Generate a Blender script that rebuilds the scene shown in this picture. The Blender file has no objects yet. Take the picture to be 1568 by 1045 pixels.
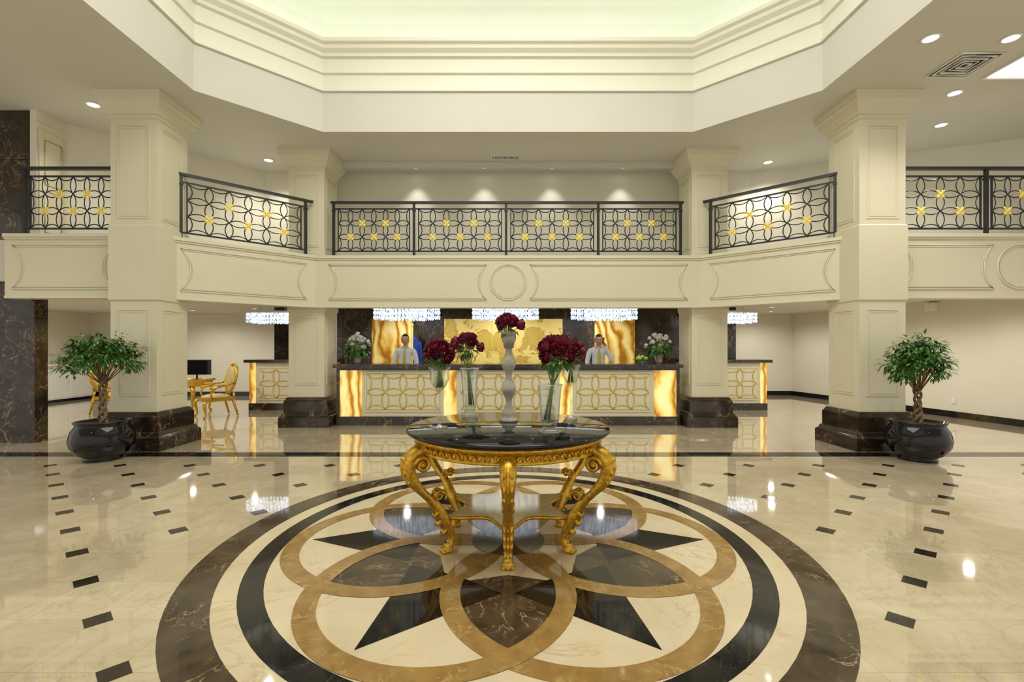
import bpy, math, random
from mathutils import Vector, Matrix
from math import sin, cos, pi, radians, sqrt, atan2
random.seed(7)
F = 740.0; H = 1.5
scn = bpy.context.scene

# ------------------------------------------------------------ materials
def newmat(name):
    m = bpy.data.materials.new(name); m.use_nodes = True
    nt = m.node_tree; b = nt.nodes['Principled BSDF']
    return m, nt, b
def setp(b, rough=.5, metal=0, trans=0, emis=None, es=0, coat=0, ior=None, spec=None):
    b.inputs['Roughness'].default_value = rough
    b.inputs['Metallic'].default_value = metal
    b.inputs['Transmission Weight'].default_value = trans
    b.inputs['Coat Weight'].default_value = coat
    if emis: b.inputs['Emission Color'].default_value = (*emis, 1)
    b.inputs['Emission Strength'].default_value = es
    if ior: b.inputs['IOR'].default_value = ior
    if spec is not None: b.inputs['Specular IOR Level'].default_value = spec
def texco(nt, scale=(1,1,1)):
    tc = nt.nodes.new('ShaderNodeTexCoord'); mp = nt.nodes.new('ShaderNodeMapping')
    mp.inputs['Scale'].default_value = scale
    nt.links.new(tc.outputs['Object'], mp.inputs['Vector'])
    return mp.outputs['Vector']
def ramp(nt, fac, stops):
    r = nt.nodes.new('ShaderNodeValToRGB'); e = r.color_ramp.elements
    e[0].position = stops[0][0]; e[0].color = (*stops[0][1], 1)
    e[1].position = stops[-1][0]; e[1].color = (*stops[-1][1], 1)
    for p, c in stops[1:-1]:
        x = e.new(p); x.color = (*c, 1)
    nt.links.new(fac, r.inputs['Fac']); return r.outputs['Color']
def noise(nt, vec, scale, detail=4, dist=0, rough=.5):
    n = nt.nodes.new('ShaderNodeTexNoise'); n.inputs['Scale'].default_value = scale
    n.inputs['Detail'].default_value = detail; n.inputs['Distortion'].default_value = dist
    n.inputs['Roughness'].default_value = rough
    nt.links.new(vec, n.inputs['Vector']); return n.outputs['Fac']
def mixc(nt, fac, a, b, mode='MIX'):
    m = nt.nodes.new('ShaderNodeMix'); m.data_type = 'RGBA'; m.blend_type = mode
    for s, v in ((m.inputs[0], fac), (m.inputs[6], a), (m.inputs[7], b)):
        if hasattr(v, 'links'): nt.links.new(v, s)
        elif isinstance(v, tuple): s.default_value = (*v, 1)
        else: s.default_value = v
    return m.outputs[2]
def math1(nt, op, a, b=None):
    m = nt.nodes.new('ShaderNodeMath'); m.operation = op
    for s, v in ((m.inputs[0], a), (m.inputs[1], b)):
        if v is None: continue
        if hasattr(v, 'links'): nt.links.new(v, s)
        else: s.default_value = v
    return m.outputs[0]
def nmat(name, c1, c2, scale=5, bump=0, bscale=80, **kw):
    m, nt, b = newmat(name); v = texco(nt)
    col = ramp(nt, noise(nt, v, scale), [(.35, c1), (.65, c2)])
    nt.links.new(col, b.inputs['Base Color']); setp(b, **kw)
    if bump:
        bp = nt.nodes.new('ShaderNodeBump'); bp.inputs['Strength'].default_value = bump
        bp.inputs['Distance'].default_value = .01
        nt.links.new(noise(nt, v, bscale, 3), bp.inputs['Height'])
        nt.links.new(bp.outputs['Normal'], b.inputs['Normal'])
    return m
def marble(name, dark, light, vein, scale=2.0, vw=.02, **kw):
    m, nt, b = newmat(name); v = texco(nt)
    base = ramp(nt, noise(nt, v, scale*1.5, 5, .6), [(.3, dark), (.7, light)])
    n1 = noise(nt, v, scale, 8, 1.6, .6)
    a = math1(nt, 'ABSOLUTE', math1(nt, 'SUBTRACT', n1, .5))
    vf = ramp(nt, a, [(0, (1,1,1)), (vw, (0,0,0))])
    n2 = noise(nt, v, scale*.8, 2)
    vf2 = math1(nt, 'MULTIPLY', vf, ramp(nt, n2, [(.45, (0,0,0)), (.6, (1,1,1))]))
    nt.links.new(mixc(nt, vf2, base, vein), b.inputs['Base Color']); setp(b, **kw)
    return m

CREAM = nmat('cream_paint', (.665,.62,.455), (.685,.64,.475), 1.5, bump=.02, rough=.5)
CREAM2 = nmat('cream_moulding', (.68,.64,.48), (.70,.66,.50), 2, rough=.45)
WALLM = nmat('wall_paint', (.70,.665,.55), (.73,.695,.58), 1.2, bump=.02, rough=.6)
CEIL = nmat('ceiling_paint', (.62,.60,.53), (.64,.62,.55), 1.0, rough=.7)
CORN = nmat('cornice_paint', (.78,.76,.64), (.80,.78,.66), 1.0, rough=.6)
DOME = nmat('dome_paint', (.80,.83,.74), (.82,.85,.76), 1.0, rough=.7)
EMP = marble('emperador_dark', (.012,.008,.005), (.05,.033,.02), (.36,.24,.12), 2.6, .014, rough=.12)
EMPF = marble('emperador_floor', (.034,.023,.013), (.10,.070,.042), (.40,.29,.16), 3.0, .012, rough=.06)
TAN = marble('tan_marble', (.26,.15,.045), (.36,.225,.075), (.48,.33,.14), 6, .03, rough=.06)
BLACKM = marble('black_marble', (.005,.005,.006), (.010,.010,.012), (.10,.09,.08), 2, .004, rough=.06)
CREAMF = marble('cream_marble', (.61,.51,.33), (.69,.59,.41), (.55,.43,.25), 1.5, .02, rough=.05)
DIAM = nmat('dark_inlay', (.012,.009,.007), (.03,.022,.015), 9, rough=.08)
GOLD = nmat('gilded_wood', (.52,.29,.025), (.78,.48,.06), 30, bump=.35, bscale=60, rough=.33, metal=.75)
GOLDP = nmat('gold_paint', (.62,.46,.13), (.70,.52,.16), 10, rough=.35, metal=.4)
SHELF = nmat('gold_shelf_top', (.55,.45,.22), (.62,.50,.26), 10, rough=.08, metal=.5)
BRASS = nmat('brass', (.95,.70,.08), (1,.80,.14), 10, rough=.4, metal=.1)
IRON = nmat('wrought_iron', (.006,.006,.008), (.011,.011,.013), 20, rough=.4)
BLKGLOSS = nmat('black_glaze', (.004,.004,.005), (.008,.008,.010), 12, rough=.04, spec=.4)
WHITE = nmat('white_lacquer', (.80,.79,.74), (.84,.83,.78), 3, rough=.3)
CERAM = nmat('pearl_ceramic', (.36,.34,.27), (.52,.49,.40), 12, rough=.3)
def mk_glass():
    m = bpy.data.materials.new('clear_glass'); m.use_nodes = True; nt = m.node_tree
    nt.nodes.remove(nt.nodes['Principled BSDF']); out = nt.nodes['Material Output']
    t = nt.nodes.new('ShaderNodeBsdfTransparent'); t.inputs['Color'].default_value = (.88,.92,.90,1)
    g = nt.nodes.new('ShaderNodeBsdfGlossy'); g.inputs['Roughness'].default_value = .02
    lw = nt.nodes.new('ShaderNodeLayerWeight'); lw.inputs['Blend'].default_value = .4
    f = math1(nt, 'ADD', math1(nt, 'MULTIPLY', lw.outputs['Facing'], .7), .08)
    mx = nt.nodes.new('ShaderNodeMixShader'); nt.links.new(f, mx.inputs[0])
    nt.links.new(t.outputs[0], mx.inputs[1]); nt.links.new(g.outputs[0], mx.inputs[2]); nt.links.new(mx.outputs[0], out.inputs['Surface'])
    return m
GLASS = mk_glass()
ROSE = nmat('rose_petal', (.10,.003,.016), (.24,.009,.038), 25, rough=.6)
WPETAL = nmat('white_petal', (.75,.75,.68), (.85,.85,.78), 25, rough=.6)
LEAF = nmat('leaf', (.025,.10,.012), (.08,.22,.035), 14, rough=.4)
STEM = nmat('stem', (.16,.28,.06), (.28,.38,.12), 14, rough=.5)
BARK = nmat('bark', (.12,.075,.035), (.25,.17,.09), 30, bump=.4, rough=.8)
SOIL = nmat('soil', (.03,.02,.012), (.07,.05,.03), 40, bump=.5, rough=.95)
SKIN = nmat('skin', (.55,.31,.21), (.62,.36,.25), 12, rough=.5)
HAIR = nmat('hair', (.01,.008,.006), (.025,.02,.015), 60, rough=.6)
SHIRT = nmat('white_shirt', (.78,.80,.84), (.83,.85,.89), 6, rough=.7)
TROUS = nmat('dark_trousers', (.015,.016,.022), (.025,.026,.03), 10, rough=.8)
TIE = nmat('yellow_tie', (.58,.46,.04), (.66,.54,.07), 40, rough=.5)
SCREEN = nmat('black_plastic', (.008,.008,.01), (.014,.014,.016), 10, rough=.3)
BLUE = nmat('blue_cloth', (.01,.04,.35), (.02,.07,.5), 8, rough=.7)
GREENF = nmat('green_apple', (.20,.45,.04), (.32,.55,.08), 8, rough=.3)
UPH = nmat('gold_upholstery', (.55,.42,.16), (.66,.52,.24), 18, rough=.6)
LIP = nmat('lips', (.35,.12,.09), (.4,.15,.11), 10, rough=.5)
METAL = nmat('white_metal', (.75,.75,.72), (.8,.8,.77), 10, rough=.4)
def emat(name, c, s):
    m, nt, b = newmat(name); b.inputs['Base Color'].default_value = (*c, 1); setp(b, rough=.5, emis=c, es=s)
    v = texco(nt); n = noise(nt, v, 3)
    nt.links.new(math1(nt, 'MULTIPLY', math1(nt, 'ADD', n, .5), s), b.inputs['Emission Strength'])
    return m
LAMP = emat('lamp_lens', (1,.97,.9), 10)
COVE = emat('cove_led', (1,1,.9), 4.6)
PANEL = emat('light_panel', (1,1,.93), .8)
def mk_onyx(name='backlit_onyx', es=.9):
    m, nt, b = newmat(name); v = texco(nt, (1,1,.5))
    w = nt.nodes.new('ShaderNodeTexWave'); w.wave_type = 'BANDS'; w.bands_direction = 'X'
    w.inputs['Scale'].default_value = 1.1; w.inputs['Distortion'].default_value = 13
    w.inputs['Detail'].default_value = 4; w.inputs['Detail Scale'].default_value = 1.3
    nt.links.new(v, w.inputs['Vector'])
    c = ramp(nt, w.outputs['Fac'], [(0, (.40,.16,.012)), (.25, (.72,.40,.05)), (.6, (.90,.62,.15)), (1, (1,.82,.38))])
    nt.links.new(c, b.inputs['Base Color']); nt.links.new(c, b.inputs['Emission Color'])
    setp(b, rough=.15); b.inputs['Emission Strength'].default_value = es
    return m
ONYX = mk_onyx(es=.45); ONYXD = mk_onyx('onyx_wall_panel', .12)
def mk_map():
    m, nt, b = newmat('gold_map_panel'); v = texco(nt)
    n = noise(nt, v, 2.2, 6, .4, .6)
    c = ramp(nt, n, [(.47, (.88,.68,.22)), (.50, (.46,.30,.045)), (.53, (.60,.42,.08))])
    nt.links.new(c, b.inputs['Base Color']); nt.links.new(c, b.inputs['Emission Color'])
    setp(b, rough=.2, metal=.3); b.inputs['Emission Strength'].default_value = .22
    return m
MAPM = mk_map()
def mk_crystal():
    m, nt, b = newmat('crystal'); v = texco(nt, (1,1,.5))
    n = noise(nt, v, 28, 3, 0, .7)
    c = ramp(nt, n, [(.36, (.10,.13,.18)), (.50, (.45,.52,.62)), (.62, (1,1,1))])  # sparkle and dark gaps painted by noise; crystals glow in place of bulbs
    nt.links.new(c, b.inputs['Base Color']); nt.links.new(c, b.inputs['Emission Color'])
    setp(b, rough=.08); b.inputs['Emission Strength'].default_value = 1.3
    return m
CRYS = mk_crystal()
def mk_floor():
    m, nt, b = newmat('polished_floor'); v = texco(nt)
    mp = nt.nodes.new('ShaderNodeMapping'); mp.inputs['Location'].default_value = (2.25+.44*20, -2.65+.43*30, 0)
    nt.links.new(v, mp.inputs['Vector'])
    br = nt.nodes.new('ShaderNodeTexBrick'); br.offset = 0; br.squash = 1
    br.inputs['Color1'].default_value = (0,0,0,1); br.inputs['Color2'].default_value = (1,1,1,1)
    br.inputs['Mortar'].default_value = (.5,.5,.5,1)
    br.inputs['Scale'].default_value = 1; br.inputs['Mortar Size'].default_value = .0012
    br.inputs['Mortar Smooth'].default_value = .1
    br.inputs['Brick Width'].default_value = .44; br.inputs['Row Height'].default_value = .43
    nt.links.new(mp.outputs['Vector'], br.inputs['Vector'])
    n = noise(nt, v, 1.6, 8, 1.0, .6)
    base = ramp(nt, n, [(.3, (.49,.395,.25)), (.5, (.575,.48,.32)), (.7, (.65,.56,.395))])
    var = mixc(nt, .14, base, mixc(nt, br.outputs['Color'], (.36,.29,.18), (.80,.72,.54)))
    n2 = noise(nt, v, 1.2, 10, 2.2, .65)
    a = math1(nt, 'ABSOLUTE', math1(nt, 'SUBTRACT', n2, .5))
    vf = ramp(nt, a, [(0, (.45,.45,.45)), (.02, (0,0,0))])
    var = mixc(nt, vf, var, (.43,.32,.18))
    col = mixc(nt, math1(nt, 'MULTIPLY', br.outputs['Fac'], .7), var, (.28,.21,.12))
    nt.links.new(col, b.inputs['Base Color']); setp(b, rough=.045, coat=.8, spec=.7)
    b.inputs['Coat Roughness'].default_value = .015
    return m
FLOORM = mk_floor()

# ------------------------------------------------------------ mesh builder
class MB:
    def __init__(s):
        s.v=[]; s.f=[]; s.mi=[]; s.sm=[]; s.mats=[]; s.M=Matrix.Identity(4)
    def add(s, verts, faces, mat, smooth=False):
        o=len(s.v); s.v += [s.M @ Vector(p) for p in verts]
        if mat not in s.mats: s.mats.append(mat)
        k=s.mats.index(mat)
        for f in faces: s.f.append(tuple(i+o for i in f)); s.mi.append(k); s.sm.append(smooth)
    def box(s,x0,x1,y0,y1,z0,z1,mat):
        s.add([(x0,y0,z0),(x1,y0,z0),(x1,y1,z0),(x0,y1,z0),(x0,y0,z1),(x1,y0,z1),(x1,y1,z1),(x0,y1,z1)],
              [(0,3,2,1),(4,5,6,7),(0,1,5,4),(1,2,6,5),(2,3,7,6),(3,0,4,7)],mat)
    def prism(s,poly,z0,z1,mat):
        n=len(poly)
        s.add([(x,y,z0) for x,y in poly]+[(x,y,z1) for x,y in poly],
              [tuple(range(n-1,-1,-1)),tuple(range(n,2*n))]+[(i,(i+1)%n,n+(i+1)%n,n+i) for i in range(n)],mat)
    def lathe(s,prof,c,mat,n=24,smooth=True,sx=1,sy=1,rf=None):
        vs=[];fs=[]
        for j,(r,z) in enumerate(prof):
            for i in range(n):
                a=2*pi*i/n; rr=r*(rf(a,z) if rf else 1)
                vs.append((c[0]+rr*cos(a)*sx,c[1]+rr*sin(a)*sy,c[2]+z))
        for j in range(len(prof)-1):
            for i in range(n):
                k=(i+1)%n; fs.append((j*n+i,j*n+k,(j+1)*n+k,(j+1)*n+i))
        if prof[0][0]>.002: fs.append(tuple(range(n-1,-1,-1)))
        s.add(vs,fs,mat,smooth)
    def sq(s,prof,cx,cy,mat):
        vs=[];fs=[]
        for h,z in prof:
            vs+=[(cx-h,cy-h,z),(cx+h,cy-h,z),(cx+h,cy+h,z),(cx-h,cy+h,z)]
        for j in range(len(prof)-1):
            for i in range(4):
                k=(i+1)%4; fs.append((j*4+i,j*4+k,j*4+4+k,j*4+4+i))
        n=len(prof)*4; fs+=[(3,2,1,0),(n-4,n-3,n-2,n-1)]
        s.add(vs,fs,mat)
    def tube(s,path,r,mat,n=6,closed=False,side=None,smooth=True,phase=0):
        P=[Vector(p) for p in path]; m=len(P)
        if m<2: return
        vs=[];fs=[]; prev=None
        for i in range(m):
            if closed: t=P[(i+1)%m]-P[i-1]
            else: t=P[min(i+1,m-1)]-P[max(i-1,0)]
            if t.length<1e-9: t=Vector((0,0,1))
            t.normalize()
            if side is not None:
                a=Vector(side); b=t.cross(a)
                if b.length<1e-6: b=Vector((0,0,1))
                b.normalize()
            else:
                if prev is None:
                    u=Vector((0,0,1))
                    if abs(t.dot(u))<.9: a=t.cross(u).normalized()
                    else: a=t.cross(Vector((0,1,0))).normalized()
                else:
                    a=prev-t*prev.dot(t); a.normalize()
                b=t.cross(a); prev=a
            rr=r[i] if isinstance(r,list) else r
            ra,rb=rr if isinstance(rr,tuple) else (rr,rr)
            for k in range(n):
                q=2*pi*(k+phase)/n; vs.append(P[i]+a*ra*cos(q)+b*rb*sin(q))
        M=m if closed else m-1
        for i in range(M):
            j=(i+1)%m
            for k in range(n):
                l=(k+1)%n; fs.append((i*n+k,i*n+l,j*n+l,j*n+k))
        if not closed: fs+=[tuple(range(n-1,-1,-1)),tuple(range((m-1)*n,m*n))]
        s.add(vs,fs,mat,smooth)
    def ell(s,c,r,mat,n=12,m=8,rot=None,fn=None):
        if not isinstance(r,(tuple,list)): r=(r,r,r)
        R=rot or Matrix.Identity(3); vs=[];fs=[]
        for j in range(m+1):
            th=pi*j/m
            for i in range(n):
                a=2*pi*i/n; p=Vector((sin(th)*cos(a),sin(th)*sin(a),cos(th)))
                q=Vector((p.x*r[0],p.y*r[1],p.z*r[2]))
                if fn: q=fn(p,q)
                vs.append(R@q+Vector(c))
        for j in range(m):
            for i in range(n):
                k=(i+1)%n
                fs.append((j*n+i,(j+1)*n+i,(j+1)*n+k,j*n+k))
        s.add(vs,fs,mat,True)
    def build(s,name,parent=None,loc=None,rot=0):
        me=bpy.data.meshes.new(name)
        me.from_pydata([tuple(v) for v in s.v],[],s.f)
        for m in s.mats: me.materials.append(m)
        me.polygons.foreach_set('material_index',s.mi); me.polygons.foreach_set('use_smooth',s.sm)
        me.validate(); me.update()
        ob=bpy.data.objects.new(name,me); scn.collection.objects.link(ob)
        if loc: ob.location=loc
        ob.rotation_euler=(0,0,rot)
        if parent: ob.parent=parent
        return ob
def seg_matrix(p0,p1):
    d=Vector((p1[0]-p0[0],p1[1]-p0[1],0)); L=d.length; d.normalize(); y=Vector((-d.y,d.x,0))
    return Matrix(((d.x,y.x,0,p0[0]),(d.y,y.y,0,p0[1]),(0,0,1,0),(0,0,0,1))),L
def px(x,y,z=0.0):
    d=(H-z)*F/(y-531.0); return ((x-778)*d/F,d)

# ------------------------------------------------------------ room shell
ZC=5.17; CY=3.75
def octa(o,A=4.5,D=5.42):
    a=A+o; t=(D+o)*sqrt(2)-a
    return [(t,a),(a,t),(a,-t),(t,-a),(-t,-a),(-a,-t),(-a,t),(-t,a)]
b=MB(); b.box(-14,14,-5,16,-.1,0,FLOORM); b.build('floor')
b=MB(); inn=octa(0); X0,X1,Y0,Y1=-14,14,-5,16
outr=[(3.1,Y1),(X1,7),(X1,.5),(3.1,Y0),(-3.1,Y0),(X0,.5),(X0,7),(-3.1,Y1)]
iv=[(x,y+CY,ZC) for x,y in inn]; ov=[(x,y,ZC) for x,y in outr]
crn={0:(X1,Y1),2:(X1,Y0),4:(X0,Y0),6:(X0,Y1)}
vs=iv+ov; fs=[]
for i in range(8):
    j=(i+1)%8
    if i in crn:
        vs.append((*crn[i],ZC)); fs.append((i,j,8+j,len(vs)-1,8+i))
    else: fs.append((i,j,8+j,8+i))
b.add(vs,fs,CEIL); b.build('ceiling')
b=MB()
prof=[(0,5.17,CEIL),(0,5.85,CEIL),(-.04,5.85,CORN),(-.04,5.90,CORN),(-.01,5.93,CORN),(-.01,6.13,CORN),(-.05,6.15,CORN),(-.05,6.18,CORN),
 (-.02,6.2,CORN),(-.02,6.40,CORN),(-.07,6.42,CORN),(-.08,6.47,CORN),(-.14,6.52,CORN),(-.15,6.57,CORN),(-.20,6.60,CORN),(-.20,6.66,CORN),(-.16,6.66,CORN),(-.15,6.58,DOME),
 (.5,6.58,DOME),(.55,6.7,DOME),(.55,7.1,DOME),(.5,7.35,DOME),(.38,7.58,DOME),(.18,7.77,DOME),(-.1,7.9,DOME),(-.5,7.98,DOME),(-1.2,8.02,DOME),(-4.4,8.05,DOME)]
for (o0,z0,_),(o1,z1,m) in zip(prof,prof[1:]):
    A_=[(x,y+CY,z0) for x,y in octa(o0)]
    if o1<-4: B_=[(x*.02,y*.02+CY,z1) for x,y in octa(0)]
    else: B_=[(x,y+CY,z1) for x,y in octa(o1)]
    b.add(A_+B_,[(i,(i+1)%8,8+(i+1)%8,8+i) for i in range(8)],m)
b.build('ceiling_dome')
b=MB()
vs=[(x,y+CY,6.60) for x,y in octa(-.02)]+[(x,y+CY,6.60) for x,y in octa(.08)]+[(x,y+CY,6.63) for x,y in octa(.08)]+[(x,y+CY,6.63) for x,y in octa(-.02)]
fs=[]
for r0,r1 in ((0,8),(8,16),(16,24),(24,0)):
    fs+=[(r0+i,r0+(i+1)%8,r1+(i+1)%8,r1+i) for i in range(8)]
b.add(vs,fs,COVE); b.build('cove_light_strip')

b=MB()
slab=[(-13.5,7.35),(-5.2,7.35),(-3.6,9.05),(3.6,9.05),(5.2,7.35),(13.5,7.35),(13.5,15.6),(-13.5,15.6)]
b.prism(slab,2.5,3.12,CEIL); b.build('mezzanine_floor')

def wall(name,p0,p1,z0,z1,mat=WALLM,th=.1,base=None,bh=.12):
    m=MB(); m.M,L=seg_matrix(p0,p1); m.box(0,L,0,th,z0,z1,mat); ob=m.build(name)
    if base:
        m=MB(); m.M,L=seg_matrix(p0,p1); m.box(0,L,-.02,-.001,z0,z0+bh,BLACKM); m.box(0,L,-.012,-.001,z0+bh,z0+bh+.012,BLACKM); m.build(base)
wall('wall_back_upper',(-5.1,10.15),(5.1,10.15),3.12,ZC)
wall('wall_left_upper',(-7.3,7.95),(-5.1,10.15),3.12,ZC)
wall('wall_left_gallery',(-7.3,7.48),(-7.3,7.95),3.12,ZC)
wall('wall_right_upper',(5.1,10.15),(9.6,8.3),3.12,ZC)
wall('wall_right_gallery',(9.6,8.3),(13,8.3),3.12,ZC)
wall('wall_back',(-12.6,14.6),(8.75,14.9),0,2.5,base='baseboard_back')
wall('wall_left',(-12.6,7.9),(-12.6,14.6),0,2.5,base='baseboard_left')
wall('wall_right',(8.75,14.9),(9.65,8.6),0,2.5,base='baseboard_right')
wall('wall_right_return',(9.65,8.6),(13,8.6),0,2.5,base='baseboard_right_return')
b=MB(); b.box(-3.4,3.4,9.60,9.66,5.06,ZC-.001,CEIL); b.build('trim_1')

b=MB()
b.M,_=seg_matrix((-7.3,7.48),(-7.3,8.2))
b.box(.08,.44,-.015,-.001,3.13,4.9,CREAM2)
for r in ((.12,.40,3.3,3.95),(.12,.40,4.05,4.75)):
    b.tube([(r[0],-.02,r[2]),(r[1],-.02,r[2]),(r[1],-.02,r[3]),(r[0],-.02,r[3])],.012,CREAM2,n=4,closed=True)
b.box(.02,.08,-.03,-.001,3.13,4.96,CREAM); b.box(.44,.50,-.03,-.001,3.13,4.96,CREAM); b.box(.0,.52,-.035,-.001,4.9,4.98,CREAM)
b.build('door_1')

# ------------------------------------------------------------ piers
def frame_rect(b,M,w,z0,z1,off,r=.013,mat=CREAM2):
    old=b.M; b.M=M
    for k,(ins,rr) in enumerate(((0,r),(.035,r*.6))):
        b.tube([(-w+ins,-off,z0+ins),(w-ins,-off,z0+ins),(w-ins,-off,z1-ins),(-w+ins,-off,z1-ins)],rr,mat,n=4,closed=True,smooth=False,phase=.5)
    b.M=old
def pier(cx,cy,hs=.335):
    b=MB()
    b.sq([(.47,0),(.47,.18),(.455,.20),(.44,.21),(.42,.26),(.40,.27),(.40,.48),(.385,.50),(.375,.52),(.36,.55)],0,0,EMP)
    b.sq([(hs,.551),(hs,2.16),(hs+.02,2.18),(hs+.02,3.26),(hs,3.28),(hs,4.80),(hs+.02,4.81),(hs+.02,4.86),(hs+.045,4.87),(hs+.06,4.93),(hs+.09,4.96),(hs+.11,5.03),(hs+.135,5.05),(hs+.135,5.10),(hs+.15,5.11),(hs+.15,ZC-.001)],0,0,CREAM)
    for a in (0,pi/2,pi,-pi/2):
        R=Matrix.Rotation(a,4,'Z')
        frame_rect(b,R,.225,.78,2.03,hs)
        frame_rect(b,R,.225,3.36,4.70,hs)
    b.build('pier',loc=(cx,cy,0))
pier(-5.435,7.35); pier(5.435,7.35); pier(-3.775,9.385); pier(3.775,9.385)
b=MB(); b.box(-8.4,-7.35,7.5,7.72,0,ZC-.002,EMP)
for z in (.9,1.8,2.7,3.6,4.4): b.box(-8.41,-7.345,7.492,7.725,z,z+.006,BLACKM)
b.M=Matrix.Translation((0,-.02,0)); b.build('marble_column')

# ------------------------------------------------------------ fascia
def cframe(b,x0,x1,z0,z1,sag0,sag1,y=-.004,r=.014):
    for ins,rr in ((0,r),(.03,r*.55)):
        pts=[]
        N=12
        a0,a1,c0,c1=x0+ins,x1-ins,z0+ins,z1-ins
        for i in range(N+1):
            t=i/N; pts.append((a0+sag0*(1-(2*t-1)**2),y,c1+(c0-c1)*t))
        for i in range(N+1):
            t=i/N; pts.append((a1-sag1*(1-(2*t-1)**2),y,c0+(c1-c0)*t))
        b.tube(pts,rr,CREAM2,n=5,closed=True)
def fascia(name,p0,p1,frames,circles=()):
    b=MB(); b.M,L=seg_matrix(p0,p1)
    b.box(0,L,0,.2,2.22,3.13,CREAM); b.box(0,L,-.02,.22,3.10,3.13,CREAM2); b.box(0,L,-.04,.24,3.13,3.18,CREAM2)
    b.box(0,L,-.012,0,2.22,2.26,CREAM2)
    for f in frames: cframe(b,*f)
    for cx,r in circles:
        for rr,t in ((r,.014),(r-.035,.008)):
            b.tube([(cx+rr*cos(2*pi*i/36),-.004,2.69+rr*sin(2*pi*i/36)) for i in range(36)],t,CREAM2,n=5,closed=True)
    return b.build(name)
Pcl=(-3.56,8.93); Pcr=(3.56,8.93)
Pfl=(-5.13,7.36); Pfr=(5.13,7.36)
LR=7.12; mid=LR/2
fascia('balcony_fascia',Pcl,Pcr,[(.25,mid-.40,2.36,3.02,.13,.13),(mid+.40,LR-.25,2.36,3.02,.13,.13)],[(mid,.33)])
fascia('balcony_fascia',Pfl,Pcl,[(.12,2.05,2.36,3.02,.13,.13)])
fascia('balcony_fascia',Pcr,Pfr,[(.17,2.10,2.36,3.02,.13,.13)])
fascia('balcony_fascia',(-7.5,7.2),(-5.8,7.2),[(.12,1.62,2.36,3.02,.13,.13)])
fascia('balcony_fascia',(5.8,7.2),(11,7.2),[(.08,1.42,2.36,3.02,.13,.13),(2.22,4.8,2.36,3.02,.13,.13)],[(1.82,.33)])

# ------------------------------------------------------------ railings
def lattice(b,x0,x1,z0,z1,cols,rows,y,r,mat,fm=None,fr=.03):
    ax=(x1-x0)/cols; az=(z1-z0)/rows; k=.7071
    for i in range(-1,cols+1):
        for j in range(-1,rows+1):
            cx=x0+(i+.5)*ax; cz=z0+(j+.5)*az; N=28; run=[]
            pts=[(cx+ax*k*cos(2*pi*t/N+.1),cz+az*k*sin(2*pi*t/N+.1)) for t in range(N)]
            ins=[x0<=p[0]<=x1 and z0<=p[1]<=z1 for p in pts]
            if all(ins): b.tube([(p[0],y,p[1]) for p in pts],r,mat,n=4,closed=True); continue
            if not any(ins): continue
            st=[t for t in range(N) if ins[t] and not ins[t-1]]
            for s0 in st:
                run=[pts[s0-1]]; t=s0
                while ins[t%N]: run.append(pts[t%N]); t+=1
                run.append(pts[t%N])
                run=[(min(max(p[0],x0),x1),y,min(max(p[1],z0),z1)) for p in run]
                b.tube(run,r,mat,n=4)
    if fm:
        for i in range(1,cols):
            for j in range(1,rows):
                if (i+j)%2: continue
                cx=x0+i*ax; cz=z0+j*az
                b.ell((cx,y-.006,cz),(fr*.5,.014,fr*.5),fm,8,4)
                for q in range(4):
                    a=q*pi/2+pi/4; b.ell((cx+fr*.85*cos(a),y-.004,cz+fr*.85*sin(a)),(fr*.75,.010,fr*.38),fm,6,4,rot=Matrix.Rotation(-a,3,'Y'))
def railing(p0,p1,posts,yo=.1,ext=(0,0)):
    b=MB(); b.M,L=seg_matrix(p0,p1)
    x0,x1=posts[0],posts[-1]
    b.box(x0-.05-ext[0],x1+.05+ext[1],yo-.035,yo+.035,4.17,4.21,IRON)
    b.box(x0,x1,yo-.012,yo+.012,4.06,4.085,IRON); b.box(x0,x1,yo-.012,yo+.012,3.27,3.295,IRON)
    for p in posts:
        b.box(p-.022,p+.022,yo-.022,yo+.022,3.18,4.17,IRON); b.box(p-.045,p+.045,yo-.045,yo+.045,3.18,3.20,IRON)
        b.box(p-.03,p+.03,yo-.03,yo+.03,4.02,4.05,IRON)
    for a,c in zip(posts,posts[1:]):
        u0,u1=a+.085,c-.085
        for u in (u0,u1): b.box(u-.009,u+.009,yo-.012,yo+.012,3.27,4.08,IRON)
        cols=max(2,2*round((u1-u0)/.255/2))
        lattice(b,u0+.01,u1-.01,3.295,4.06,cols,3,yo,.0085,IRON,BRASS,.056)
    return b.build('balcony_railing')
def at(pxv): return (pxv-778)*9.03/F+3.56
railing(Pcl,Pcr,[at(511),at(634),at(775),at(916),at(1042)])
railing(Pfl,Pcl,[.14,2.08],ext=(.1,.08))
railing(Pcr,Pfr,[.14,2.08],ext=(.08,.1))
railing((-7.5,7.2),(-5.8,7.2),[.2,1.66])
railing((5.8,7.2),(11,7.2),[.04,1.42,3.0,4.6])

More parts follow.
